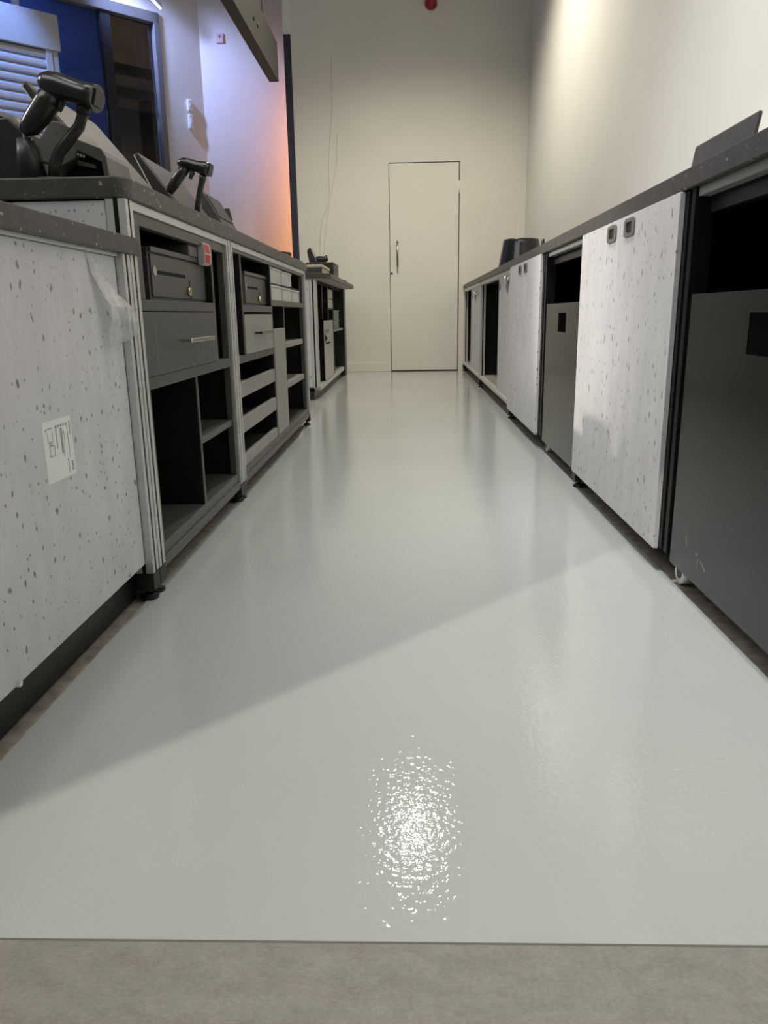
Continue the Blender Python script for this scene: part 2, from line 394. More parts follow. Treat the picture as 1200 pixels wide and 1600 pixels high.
# sticker with print on the panel
lb = thing('paper_label', 'white printed paper label stuck on the speckled left panel', 'label', (-.572, 1.2, .345))
obj('sheet', M().box(-.572, -.5716, 1.153, 1.2555, .345, .4435), PAPER, lb)
pr = M(); xi = -.5713
def pb(y0, y1, z0, z1): pr.box(-.5717, xi, 1.153+.1025*y0, 1.153+.1025*y1, .345+.0985*z0, .345+.0985*z1)
for k in range(9): pb(.905, .955, .90-k*.026, .915-k*.026)
for k in range(7): pb(.86+.02*(k % 2), .94, .22-k*.025, .237-k*.025)
for k in range(5): pb(.42+.09*k, .47+.09*k, .86, .90)
pb(.58, .625, .42, .84); pb(.64, .655, .36, .84); pb(.70, .712, .55, .80); pb(.83, .845, .30, .86); pb(.43, .455, .52, .86); pb(.75, .77, .05, .3)
pb(.09, .12, .84, .88); pb(.15, .33, .87, .885)
for a in (.17, .33): pb(a, a+.014, .42, .60)
for a in (.42, .59): pb(.17, .344, a, a+.012)
for a in (.14, .31): pb(a, a+.008, .64, .82)
for k in range(4): pb(.18+.03*k, .19+.03*k, .60, .67)
obj('print', pr, INK, lb)
# peeling protective film
fm = M()
rowsL = [(1.391, .716, .0), (1.402, .68, .003), (1.418, .645, .010), (1.428, .622, .022), (1.418, .596, .026), (1.408, .580, .020), (1.432, .552, .012)]
rowsR = [(1.398, .716, .0), (1.436, .68, .006), (1.482, .645, .016), (1.520, .618, .030), (1.552, .592, .028), (1.579, .571, .018), (1.505, .556, .010)]
nC = 7; grid = []
for (a, b) in zip(rowsL, rowsR):
    row = []
    for c in range(nC):
        f = c/(nC-1); r = .006*random.uniform(-1, 1)*(1 if a[1] < .66 else .2)
        row.append(fm.bm.verts.new((-.5715+a[2]*(1-f)+b[2]*f+max(0, abs(r)), a[0]*(1-f)+b[0]*f, a[1]*(1-f)+b[1]*f)))
    grid.append(row)
for r0, r1 in zip(grid, grid[1:]):
    for c in range(nC-1): fm.bm.faces.new((r0[c], r0[c+1], r1[c+1], r1[c]))
fo = tag(obj('protective_film', fm, FILM), 'crumpled clear plastic film peeling off the speckled left panel', 'film')
md = fo.modifiers.new('solid', 'SOLIDIFY'); md.thickness = .0004
tag(obj('paper_scrap', M().prism([(.978, .0845), (.984, .0845), (.987, .090), (.980, .094)], -.5720, -.566, 'x'), PAPER), 'tiny white scrap caught at the bottom of the speckled left panel', 'scrap')

def divider(t, y0, y1, z0, z1):
    mb = M().box(BK+.015, XF-.003, y0, y1, z0, z1, 1); mb.box(XF-.003, XF, y0, y1, z0, z1)  # body near black: shade of the bay put into colour behind the laminate edge
    return obj('divider', mb, [LAM, LAMD], t)
# ---- raised counter, unit 1
Y0, Y1, Y2 = 1.58, 2.472, 4.27
XF = XL-.006                                   # cabinet fronts, a hair behind the posts
t = thing('counter_cabinet', 'raised open counter cabinet at front left with dark drawer and cash drawer', 'cabinet', (-.87, 2.03, 0), 'left counter cabinets')
post(t, XL-.04, XL, Y0, Y0+.04, .062, .829); post(t, XL-.04, XL, 2.430, 2.470, .062, .829)
foot(t, XL-.02, 1.60); foot(t, XL-.02, 2.45)
obj('top_rail', M().box(XL-.04, XL-.001, Y0+.04, 2.43, .812, .829), ALU, t, .001)
obj('end_panel', M().box(BK, -.600, Y0+.004, Y0+.02, .085, .826), SPECK, t, label='speckled pale grey plastic end panel')
obj('base_rail', M().box(XL-.04, XL-.002, Y0+.04, 2.43, .048, .072), LAM, t, .001)
ca = M()
ca.box(BK, BK+.015, Y0+.02, Y1, .06, .826); ca.box(BK+.015, XF-.02, Y0+.022, Y0+.038, .075, .826); ca.box(BK+.015, XF-.02, 2.41, 2.428, .075, .826); ca.box(BK+.015, XF-.01, Y0+.04, 2.41, .806, .8115)
obj('carcass', ca, LAMD, t)
ff = M(); ff.box(XF-.02, XF, 1.6205, 1.668, .6385, .811); ff.box(XF-.02, XF, 1.668, 2.43, .787, .811); ff.box(XF-.02, XF, 2.400, 2.429, .1005, .4465); ff.box(XF-.02, XF, 2.400, 2.429, .4745, .787); ff.box(XF-.02, XF, 1.6205, 1.645, .1005, .4465)
obj('face_frame', ff, LAM, t, .001)
obj('shelf', M().box(BK+.015, XF, 1.622, 2.252, .614, .638), LAM, t, .001)
obj('shelf', M().box(BK+.015, XF, 1.622, 2.429, .447, .474), LAM, t, .001)
obj('shelf', M().box(BK+.015, XF-.004, 2.022, 2.3995, .262, .281), LAM, t, .001)
obj('bottom_board', M().box(BK+.015, XF, 1.622, 2.429, .0725, .100), LAM, t, .001)
divider(t, 2.2525, 2.268, .475, .787); divider(t, 2.005, 2.0215, .1005, .4465)
obj('plinth', M().box(BK, -.62, 1.6, 2.45, 0, .07), BLK, t)
dr = obj('drawer', M().box(-1.05, XF+.004, 1.625, 2.250, .4755, .6115), LAM, t, .0015, label='dark grey drawer with scuffed front')
def bar_handle(parent, x, y0, y1, z, m=CHROME):
    mb = M().box(x+.022, x+.032, y0, y1, z-.005, z+.005); mb.box(x, x+.024, y0+.02, y0+.03, z-.004, z+.004); mb.box(x, x+.024, y1-.03, y1-.02, z-.004, z+.004)
    return obj('handle', mb, m, parent, .0015)
bar_handle(dr, XF+.004, 1.87, 2.10, .545)
SCU = plain('pale_scuff', (.16, .16, .155), .6)
for a, b, c, e in ((1.93, 1.934, .50, .53), (2.03, 2.045, .495, .53), (1.925, 1.935, .565, .58), (1.70, 1.705, .51, .585), (1.95, 1.953, .585, .60)): obj('scuff', M().box(XF+.0035, XF+.0043, a, b, c, e), SCU, dr)

# ---- raised counter, unit 2
t = thing('counter_cabinet', 'long open counter cabinet with white boxes, grey drawer and slatted shelves', 'cabinet', (-.87, 3.37, 0), 'left counter cabinets')
post(t, XL-.04, XL, 2.474, 2.514, .062, .829); post(t, XL-.04, XL, 4.222, 4.262, .062, .829)
foot(t, XL-.02, 2.494); foot(t, XL-.02, 4.242)
obj('top_rail', M().box(XL-.04, XL-.001, 2.515, 4.221, .812, .829), ALU, t, .001)
obj('base_rail', M().box(XL-.04, XL-.002, 2.515, 4.221, .048, .072), LAM, t, .001)
ca = M(); ca.box(BK, BK+.015, Y1+.004, 4.26, .06, .826); ca.box(BK+.015, XF-.021, 2.516, 2.530, .101, .806); ca.box(BK+.015, XF-.021, 4.175, 4.222, .101, .806); ca.box(BK+.015, XF-.01, 2.52, 4.20, .806, .8115)
obj('carcass', ca, LAMD, t)
obj('end_panel', M().box(BK, -.600, 4.238, 4.262, .085, .826), SPECK, t)
ff = M(); ff.box(XF-.02, XF, 2.515, 4.221, .800, .8115); ff.box(XF-.02, XF, 4.16, 4.221, .101, .7995)
obj('face_frame', ff, LAM, t, .001)
divider(t, 2.640, 2.656, .471, .7995)
divider(t, 3.205, 3.221, .101, .7995)
divider(t, 3.514, 3.530, .101, .639)
obj('shelf', M().box(BK+.015, XF, 2.6565, 3.2045, .614, .637), LAM, t, .001)
obj('shelf', M().box(BK+.015, XF, 2.531, 3.2045, .446, .4705), LAM, t, .001)
obj('shelf', M().box(BK+.015, XF, 3.2215, 4.16, .640, .662), LAM, t, .001)
obj('shelf', M().box(BK+.015, XF-.012, 3.2215, 4.16, .727, .7325), NAVY, t, label='thin dark shelf between the two box rows')
for z in (.455, .272): obj('shelf', M().box(BK+.015, XF, 3.5305, 4.10, z, z+.024), LAML, t, .001)
obj('bottom_board', M().box(BK+.015, XF, 2.516, 4.221, .0725, .1005), LAM, t, .001)
for z0, z1 in ((.333, .384), (.214, .266), (.101, .138)):
    s_ = obj('tray', M().box(BK+.015, XF-.018, 2.531, 3.2045, z0, z0+.012), LAM, t)
    obj('tray_lip', M().box(XF-.0175, XF, 2.531, 3.2045, z0, z1), LAML, s_, .0015)
obj('door', M().box(XF-.018, XF+.002, 3.2225, 3.5125, .1015, .546), LAML, t, .0015, label='narrow door panel in lit grey laminate')
dr = obj('drawer', M().box(-1.05, XF+.002, 2.6575, 3.2035, .4715, .606), LAML, t, .0015, label='drawer in lit grey laminate')
bar_handle(dr, XF+.002, 2.80, 3.05, .540, BLKS)
obj('plinth', M().box(BK, -.62, 2.477, 4.24, 0, .07), BLK, t)
# raised worktop with rounded near corner
ptsw = [(-1.24, 1.578)]
for k in range(7):
    a = -PI/2 + PI/2*k/6; ptsw.append((-.551-.035+.035*math.cos(a), 1.578+.035+.035*math.sin(a)))
ptsw += [(-.551, 4.295), (-1.24, 4.295)]
tag(obj('worktop', M().prism(ptsw, .8295, .870, 'z'), TOP, None, .003), 'raised dark flecked worktop carrying the scanners on the left', 'worktop')

# cash drawers
def cash_till(y0, y1, z, lab):
    t = thing('cash_till', lab, 'cash drawer', (-.75, (y0+y1)/2, z), 'cash drawers in the left counter'); xf = XF-.017; ht = .116; wd = y1-y0
    obj('case', M().box(-1.0, xf-.004, y0-.004, y1+.004, z, z+ht), DGREY, t, .002)
    fc = M(); fc.box(xf-.004, xf, y0+.006, y1-.004, z+.008, z+ht-.014)
    obj('front', fc, LAM, t, .0015)
    obj('lid_lip', M().box(xf-.02, xf+.004, y0, y1, z+ht-.010, z+ht+.002), LAM, t, .001)
    obj('slot', M().box(xf-.002, xf+.0006, y0+wd*.10, y0+wd*.575, z+.0595, z+.068), LAMD, t)
    obj('status_button', M().cyl((xf, y0+wd*.053, z+.065), (xf+.002, y0+wd*.053, z+.065), .011), LGREY, t)
    lk = obj('lock', M().cyl((xf, y0+wd*.615, z+.027), (xf+.007, y0+wd*.615, z+.027), .0115, n=20), BRASS, t, label='round brass lock')
    obj('key_plate', M().prism([(y0+wd*.655, z+.009), (y0+wd*.68, z+.009), (y0+wd*.67, z+.03), (y0+wd*.655, z+.056), (y0+wd*.64, z+.050)], xf, xf+.0012, 'x'), BLK, lk)
    return t
cash_till(1.768, 2.242, .638, 'dark cash drawer with brass lock on the shelf under the red marked carton')
cash_till(2.775, 3.192, .637, 'dark cash drawer farther along the left counter above the lit grey drawer')
rc = thing('carton', 'small pale carton with two red squares on top of the cash drawer', 'carton', (-.62, 2.18, .7562))
obj('sleeve', M().box(-.78, -.5745, 2.080, 2.222, .7565, .7865), GREYP, rc, .004)
e = M()
prof = [(-.574, .738), (-.562, .738), (-.556, .742), (-.553, .767), (-.556, .794), (-.562, .798), (-.574, .798)]
e.prism(prof, 2.155, 2.225); obj('end_cap', e, LGREY, rc, .002)
for za, zb, xa, xb in ((.744, .7650, -.5558, -.5532), (.7695, .7915, -.5534, -.5558)):
    rs = M().obox((xa, 2.160, za), (0, .050, 0), (xb-xa, 0, zb-za), (.0007, 0, 0)); obj('red_square', rs, RED, rc)

# five little boxes in the pigeon holes
bx = [(3.235, 3.52, .7328, .797, 'left box of the upper pair'), (3.545, 3.825, .7328, .795, 'right box of the upper pair'),
      (3.235, 3.52, .6622, .7255, 'first of the lower three, nearest the cash drawer'), (3.545, 3.805, .6622, .724, 'middle of the lower three'), (3.83, 4.085, .6622, .722, 'last of the lower three, by the far post')]
for y0, y1, z0, z1, l in bx:
    t = thing('storage_box', 'small off white box in left counter, ' + l, 'box', (-.68, (y0+y1)/2, z0), 'small white boxes in the left counter')
    obj('body', M().box(-.80, XF-.006, y0, y1, z0, z1-.009), OFFW, t, .003); obj('lid', M().box(-.80, XF-.004, y0-.002, y1+.002, z1-.0088, z1), OFFW, t, .002)

# ================================================================== ITEMS ON THE RAISED COUNTER
ZT = .870
# barcode scanner builder: everything in an X-Z plane at given y
def scanner(tname, lab, y, head, hr, handle, hdr, neck, nr, base_x, k, cup=False):
    cv = lambda p: Vector((p[0]*k, y, .6+(p[1]-.6)*k))
    t = thing(tname, lab, 'scanner', (base_x, y, ZT), 'barcode scanners on the left counter')
    hd = [cv(p) for p in head]
    obj('scanner_head', M().tube(hd, [(a*k, b*k) for a, b in hr], 18), BLKS, t)
    obj('handle', M().tube([cv(p) for p in handle], [(a*k, b*k) for a, b in hdr], 16), BLKS, t)
    dirn = (hd[-1]-hd[-2]).normalized(); up = Vector((-dirn.z, 0, dirn.x)); q = hd[-1]
    obj('scan_window', M().obox(q - up*.016*k - Vector((0, .020, 0))*k + dirn*.0005, up*.032*k, Vector((0, .040, 0))*k, dirn*.003), SCREEN, t)
    tr = cv(handle[1]) + Vector((.018, 0, -.002))
    obj('trigger', M().tube([tr + Vector((.006, 0, .012)), tr + Vector((.012, 0, 0)), tr + Vector((.004, 0, -.014))], [.006, .008, .005], 10), DGREY, t)
    return t, cv
k1 = .9486
t, cv = scanner('barcode_scanner', 'large black barcode scanner on a bent gooseneck stand at the counter end', 1.66,
    [(-.775, 1.083), (-.768, 1.083), (-.755, 1.081), (-.735, 1.076), (-.700, 1.064), (-.675, 1.056), (-.655, 1.050)],
    [(.008, .012), (.019, .024), (.0245, .031), (.026, .033), (.0245, .034), (.0245, .036), (.027, .040)],
    [(-.745, 1.068), (-.764, 1.045), (-.785, 1.022), (-.808, .999), (-.822, .990)], [(.024, .022), (.0265, .022), (.0255, .021), (.021, .020), (.011, .013)], None, None, -.722, k1)
nk = [cv(p) for p in ((-.686, 1.040), (-.690, 1.020), (-.700, .998), (-.724, .974), (-.750, .948), (-.764, .922), (-.768, .892))]
nk[-1].z = ZT+.008
obj('gooseneck', M().tube(nk, [.0105, .0105, .011, .0115, .0115, .0115, .0115], 14), BLKS, t)
obj('neck_collar', M().cyl(nk[0], nk[1], .0135, .0125), BLK, t)
obj('stand_base', M().cyl((nk[-1].x, 1.66, ZT), (nk[-1].x, 1.66, ZT+.010), .040, .034, 28), BLK, t)
cbl = [cv((-.822, .985)), cv((-.812, .955)), cv((-.79, .930)), cv((-.772, .926)), cv((-.78, .89))]
cbl[-1].z = ZT+.004
obj('cable', M().tube(cbl, .0035, 8), BLK, t)
# holder cup the handle end sits in
hc = [cv((-.822, .975)), cv((-.818, .945)), cv((-.815, .90))]; hc[-1].z = ZT
tag(obj('scanner_holder', M().tube(hc, [(.016, .020), (.022, .026), (.032, .034)], 16), BLK), 'tapered black holder under the handle of the large scanner', 'holder')

k2 = .95
t, cv = scanner('barcode_scanner', 'small black barcode scanner on a slim upright stand in front of the tilted terminal', 2.26,
    [(-.672, 1.036), (-.666, 1.036), (-.655, 1.037), (-.640, 1.034), (-.615, 1.026), (-.592, 1.020), (-.578, 1.016)],
    [(.005, .008), (.011, .016), (.015, .021), (.0155, .023), (.016, .023), (.020, .027), (.018, .026)],
    [(-.648, 1.026), (-.662, 1.010), (-.680, .990), (-.696, .968), (-.704, .956)], [(.015, .016), (.016, .015), (.0155, .015), (.0135, .014), (.010, .011)], None, None, -.59, k2)
nk = [cv(p) for p in ((-.598, 1.008), (-.602, .992), (-.608, .974), (-.615, .948), (-.622, .920), (-.626, .886))]; nk[-1].z = ZT+.006
obj('stand_stem', M().tube(nk, [.0095, .010, .0085, .0085, .0085, .0085], 12), BLKS, t)
obj('stand_base', M().cyl((nk[-1].x, 2.26, ZT), (nk[-1].x, 2.26, ZT+.008), .028, .024, 24), BLK, t)

# tilted point-of-sale terminals (screen leans back, facing the aisle)
def terminal(lab, y0, y1, xt, zt, xb):
    """xt, zt: top edge; xb: front foot on the worktop"""
    t = thing('sales_terminal', lab, 'terminal', (xb-.08, (y0+y1)/2, ZT), 'tilted sales terminals on the left counter')
    f = Vector((xb-xt, 0, ZT+.006-zt)); n = Vector((-f.z, 0, f.x)).normalized()
    if n.x < 0: n = -n
    top = Vector((xt, 0, zt)); bot = Vector((xb, 0, ZT+.006)); bk = Vector((-n.x, 0, -n.z))
    def pr(*v): return [(p.x, p.z) for p in v]
    body = M().prism(pr(top, bot, bot + Vector((-.012, 0, -.0055)), bot + Vector((-.062, 0, -.0055)), bot + f*-.35 + bk*.045, top + bk*.012), y0, y1)
    obj('terminal_body', body, TERM, t, .004)
    a = top + f*.06; b = top + f*.92
    obj('screen', M().prism(pr(a - n*.001, b - n*.001, b + n*.0016, a + n*.0016), y0+.012, y1-.012), SCREEN, t, .0005, label='dull grey glass screen leaning back')
    ed = M(); ed.prism(pr(top + bk*.012, top + bk*.0145 + f*.01, bot + f*-.35 + bk*.048, bot + f*-.35 + bk*.045), y0-.001, y1); ed.prism(pr(bot + f*-.35 + bk*.045, bot + f*-.35 + bk*.049, bot + Vector((-.066, 0, -.0055)), bot + Vector((-.062, 0, -.0055))), y0-.001, y1)
    obj('back_edge', ed, WHITE, t, label='thin pale rear edge')
terminal('tilted grey sales terminal behind the receipt printer', 1.91, 2.31, -.880, 1.134, -.664)
terminal('tilted grey sales terminal behind the small scanner', 2.41, 2.80, -.800, 1.076, -.650)
# card reader wedge past the second terminal
cr = thing('card_reader', 'low tilted card reader past the small scanner', 'card reader', (-.69, 2.98, ZT))
obj('reader_body', M().prism([(-.735, 1.03), (-.728, 1.034), (-.64, .885), (-.655, .8705), (-.74, .8705)], 2.86, 3.10), DGREY, cr, .005)
obj('display', M().prism([(-.7195, 1.0215), (-.6740, .9445), (-.6725, .946), (-.718, 1.023)], 2.875, 3.085), SCREEN, cr)
obj('side_clip', M().prism([(-.71, 1.005), (-.69, 1.005), (-.68, .96), (-.705, .96)], 3.1005, 3.115), DGREY, cr, .003)

# receipt printer (arched grey shell, open mouth)
kp = .956; pc = lambda x, z: (x*kp, .6+(z-.6)*kp)
pt = thing('receipt_printer', 'boxy grey receipt printer with an open black mouth on the counter end', 'printer', (-.70, 1.78, ZT))
sec = [pc(-.815, .985), pc(-.785, 1.022), pc(-.768, 1.022), pc(-.742, 1.008), pc(-.728, .984), pc(-.677, .964), pc(-.668, .948), pc(-.662, .885), pc(-.674, .885), pc(-.680, .937), pc(-.733, .962), pc(-.738, .945), pc(-.775, .928), pc(-.800, .885), pc(-.815, .885)]
sec = [(x, max(z, ZT)) for x, z in sec]
obj('shell', M().prism(sec, 1.722, 1.86), GREYP, pt, .002)
inn = [pc(-.681, .936), pc(-.733, .961), pc(-.738, .943), pc(-.774, .927), pc(-.799, .885), pc(-.675, .885)]
obj('mouth', M().prism([(x, max(z, ZT)) for x, z in inn], 1.765, 1.858), BLK, pt)
obj('tear_bar', M().prism([pc(-.738, .944), pc(-.700, .934), pc(-.698, .926), pc(-.738, .934)], 1.735, 1.765), GREYP, pt)
obj('base_lip', M().prism([(-.765, ZT), (-.765, ZT+.018), (-.700, ZT+.018), (-.665, ZT+.004), (-.665, ZT)], 1.700, 1.7215), GREYP, pt, .002)
lg = M()
for k in range(3): lg.box(-.700+k*.006, -.696+k*.006, 1.7212, 1.7222, .9345-k*.0018, .940-k*.0018)
obj('logo_mark', lg, LGREY, pt)
# black box at the extreme left
bb = thing('card_box', 'black box at the left edge of the picture beside the large scanner', 'box', (-.93, 1.82, ZT))
obj('body', M().prism([(-1.12, ZT), (-1.12, 1.008), (-.832, 1.008), (-.805, .985), (-.792, ZT)], 1.70, 1.84), BLK, bb, .004)
obj('lid', M().prism([(-1.115, 1.0082), (-1.115, 1.014), (-.850, 1.014), (-.838, 1.0082)], 1.703, 1.838), BLK, bb, .001)
tag(obj('paper_roll', M().cyl((-1.12, 1.885, .90), (-.965, 1.885, .90), .03, n=24), LGREY), 'pale paper roll behind the black box on the raised counter', 'paper roll')
tag(obj('beige_canister', M().tube([(-.99, 1.985, ZT), (-.99, 1.985, 1.05), (-.99, 1.985, 1.075), (-.99, 1.985, 1.085)], [.06, .06, .05, .02], 24, side=(1, 0, 0)), GREYP), 'beige rounded canister behind the black box at the far left', 'canister')
# small things at the far end of the raised counter
fr = thing('small_display', 'tiny black framed display near the far end of the raised counter', 'display', (-.60, 3.9, ZT))
obj('bezel', M().prism([(-.628, ZT), (-.628, .906), (-.576, .899), (-.576, ZT)], 3.88, 3.92), BLK, fr, .001)
obj('display_face', M().box(-.621, -.583, 3.8785, 3.8801, .872, .8925), GREYP, fr)
tag(obj('tray_pad', M().prism([(-.70, ZT), (-.70, .886), (-.60, .886), (-.566, .879), (-.566, ZT)], 4.06, 4.27), BLK, None, .002), 'flat black pad on the far corner of the raised worktop', 'pad')

# ================================================================== FAR ISLAND
XI = -.652
t = thing('counter_cabinet', 'far island counter cabinet with speckled end and overhanging top', 'cabinet', (-.95, 6.7, 0), 'left counter cabinets')
obj('end_panel', M().box(-1.25, XI-.046, 5.535, 5.555, .09, .845), SPECK, t)
post(t, XI-.044, XI, 5.53, 5.574, .09, .8445); post(t, XI-.044, XI, 5.576, 5.62, .09, .8445)
ca = M(); ca.box(-1.25, -1.235, 5.556, 7.74, .06, .844); ca.box(-1.235, XI-.045, 5.5555, 5.57, .09, .844); ca.box(-1.235, XI-.01, 5.62, 7.74, .822, .8445)
obj('carcass', ca, LAMD, t)
obj('far_post', M().box(-1.25, XI+.012, 7.745, 7.95, 0, .8445), BLK, t, label='black end board')
obj('base_rail', M().box(XI-.045, XI, 5.622, 7.743, .060, .092), ALU, t, .001)
obj('bottom_board', M().box(-1.235, XI-.046, 5.622, 7.743, .068, .096), LAML, t)
obj('plinth', M().box(-1.25, -.69, 5.55, 7.743, 0, .0595), BLK, t)
for yy, zb in ((5.965, .57), (6.385, .57), (6.80, .0965)):
    mb = M().box(-1.235, XI-.008, yy, yy+.02, zb, .8215); mb.box(XI-.008, XI-.005, yy, yy+.02, zb, .8215, 1); obj('divider', mb, [LAMD, LAM], t)  # near black bodies again carry the bay shade in their colour
obj('shelf', M().box(-1.235, XI-.004, 6.821, 7.743, .455, .474), LAML, t, .001)
obj('shelf', M().box(-1.235, XI-.012, 6.406, 6.7995, .640, .652), LAMD, t)
dr = obj('door', M().box(XI-.007, XI, 6.01, 6.70, .0975, .557), OFFW, t, .001, label='pale grey door with a slot')
obj('door_edge', M().box(-1.1, XI-.0072, 6.03, 6.68, .0975, .55), LAMD, t)
obj('slot', M().box(XI-.001, XI+.0012, 6.08, 6.42, .374, .388), LAMD, dr)
obj('sticker', M().box(XI-.001, XI+.0012, 6.05, 6.36, .462, .490), LAM, dr)
obj('notch', M().prism([(6.012, .460), (6.06, .450), (6.14, .432), (6.22, .424), (6.22, .414), (6.12, .404), (6.012, .392)], XI-.001, XI+.0012, 'x'), LAMD, dr)
obj('bounce_lit_underside', M().prism([(-1.28, 5.53), (-.61, 5.53), (-.562, 5.615), (-.562, 7.88), (-1.28, 7.88)], .8446, .8499, 'z'), LGREY, t, label='added underside board, bounce light in its pale colour')  # board added; its pale colour imitates light bounced off the floor
tag(obj('worktop', M().prism([(-1.30, 5.51), (-.60, 5.51), (-.548, 5.60), (-.548, 7.90), (-1.30, 7.90)], .850, .885, 'z'), TOP, None, .003), 'dark worktop overhanging the far island at the end of the aisle', 'worktop')
for z0, z1, l in ((.6522, .733, 'lower'), (.7335, .812, 'upper')):
    b_ = thing('storage_box', 'small off white box, %s of the two stacked in the far island' % l, 'box', (-.70, 6.6, z0), 'white boxes in the far island')
    obj('body', M().box(-.86, XI-.006, 6.412, 6.795, z0, z1-.014), OFFW, b_, .003); obj('lid', M().box(-.86, XI-.010, 6.415, 6.792, z1-.0138, z1-.004), OFFW, b_, .002)
for z0, z1, l in ((.474, .555, 'lower'), (.555, .640, 'upper')):
    b_ = thing('carton', 'pale green carton, %s of the two on the far island shelf' % l, 'carton', (-.75, 7.2, z0), 'green cartons in the far island')
    obj('body', M().box(-.90, XI-.012, 6.96, 7.42, z0+.0003, z1-.012), PGREEN, b_, .003); obj('lid', M().box(-.90, XI-.008, 6.955, 7.425, z1-.0117, z1), PGREEN, b_, .002)
# things on the island
cb = thing('carton', 'dark fronted carton with cream lid at the near corner of the far island', 'carton', (-.85, 5.9, .885))
obj('body', M().box(-1.10, -.612, 5.632, 6.14, .8852, .929), CREAM, cb, .002)
obj('front', M().box(-1.10, -.613, 5.624, 5.6315, .8852, .929), DGREY, cb)
obj('lid', M().box(-1.105, -.607, 5.622, 6.145, .9292, .947), CREAM, cb, .003)
kb = thing('cash_box', 'black steel cash box behind the cream lidded carton on the far island', 'cash box', (-.70, 6.42, .885))
obj('body', M().box(-.80, -.585, 6.20, 6.64, .8852, .985), BLK, kb, .003); obj('lid', M().box(-.802, -.583, 6.198, 6.642, .9852, .999), DGREY, kb, .003)
obj('latch', M().box(-.585, -.579, 6.40, 6.43, .945, .96), DSTEEL, kb)
ts = thing('tablet', 'small tablet leaning on its stand on the black cash box', 'tablet', (-.76, 6.35, .999))
obj('tablet_body', M().prism([(-.796, 1.090), (-.772, 1.118), (-.720, .9995), (-.780, .9995)], 6.26, 6.52), BLK, ts, .003)
obj('screen', M().prism([(-.7665, 1.108), (-.7255, 1.014), (-.7240, 1.0147), (-.7650, 1.1087)], 6.272, 6.508), LAML, ts)
hs = thing('handset_scanner', 'round black handset lying on the cash box beside the tablet', 'scanner', (-.69, 6.35, .999))
obj('body', M().tube([(-.742, 6.32, 1.030), (-.736, 6.32, 1.031), (-.715, 6.32, 1.032), (-.685, 6.32, 1.030), (-.655, 6.32, 1.030), (-.642, 6.32, 1.033), (-.636, 6.32, 1.034)], [.006, .016, .023, .024, .023, .019, .006], 18), BLKS, hs)
obj('cradle', M().box(-.715, -.665, 6.30, 6.34, .9992, 1.012), BLK, hs, .003)
obj('button', M().cyl((-.652, 6.32, 1.050), (-.650, 6.32, 1.059), .008), BLK, hs)
tag(obj('phone', M().box(-.62, -.556, 6.95, 7.20, .885, .897), BLK, None, .003), 'black phone lying flat at the far edge of the island worktop', 'phone')

# ================================================================== RIGHT CABINETS
XF = .585
RB = 1.19
def worktop_r(y0, y1, lab): tag(obj('worktop', M().box(.576, 1.195, y0, y1, .840, .880), TOP, None, .002), lab, 'worktop', 'worktop lengths on the right')
worktop_r(-.30, 4.464, 'longest dark worktop on the right, nearest piece under the leaning panel')
worktop_r(4.467, 6.338, 'middle piece of the dark right worktop, under the black pot')
worktop_r(6.341, 8.255, 'short far piece of the dark right worktop, touching the end wall')
def rpost(t, y0, y1, m='alu'):
    if m == 'alu': post(t, XF, XF+.04, y0, y1, .062, .838)
    else:
        mb = M().box(XF+.006, XF+.04, y0, y1, .06, .838); mb.box(XF, XF+.007, y0, y0+(y1-y0)*.38, .06, .838); mb.box(XF, XF+.007, y1-(y1-y0)*.35, y1, .06, .838)
        obj('post', mb, JET, t, .001, label='black slotted post')
def rfoot(t, y):
    foot(t, XF+.012, y, cap=(.022, .066))
def rcarc(t, y0, y1, bottom):
    ca = M(); ca.box(RB-.015, RB, y0, y1, .06, .838); ca.box(XF+.045, RB-.015, y0, y0+.008, .06, .838); ca.box(XF+.045, RB-.015, y1-.016, y1, .06, .838); ca.box(XF+.03, RB-.015, y0+.016, y1-.016, .815, .838)
    obj('carcass', ca, LAMD, t)
    if bottom: obj('bottom_board', M().box(XF+.042, RB-.015, y0+.016, y1-.016, .07, .098), LAML, t)
def flush_pull(par, y, z, x):
    ro, ri = .052, .034; mb = M()
    def rr(h, r, n=5):
        P = []
        for cx, cz, a0 in ((h-r, h*.9-r, 0), (-h+r, h*.9-r, PI/2), (-h+r, -h*.9+r, PI), (h-r, -h*.9+r, 1.5*PI)):
            for k in range(n): a = a0+PI/2*k/(n-1); P.append((cx+r*math.cos(a), cz+r*math.sin(a)))
        return P
    A = rr(.050, .018); Bq = rr(.030, .008); ring = lambda P, xx: [(xx, y+p[0]*.92, z+p[1]*.5) for p in P]
    mb.loft([ring(A, x+.001), ring(A, x-.004), ring(Bq, x-.004), ring(Bq, x+.0005)], 0, False, False)
    o = obj('flush_pull', mb, GREYP, par)
    mb = M(); mb.prism([(y+p[0]*.92, z+p[1]*.5) for p in Bq], x+.0006, x-.0004, 'x'); obj('pull_recess', mb, BLK, o)
def speck_door(t, y0, y1, z0, z1, x=.572):
    return obj('door', M().box(x, x+.0125, y0, y1, z0, z1), SPECKR, t, .0015, label='speckled pale grey plastic door')

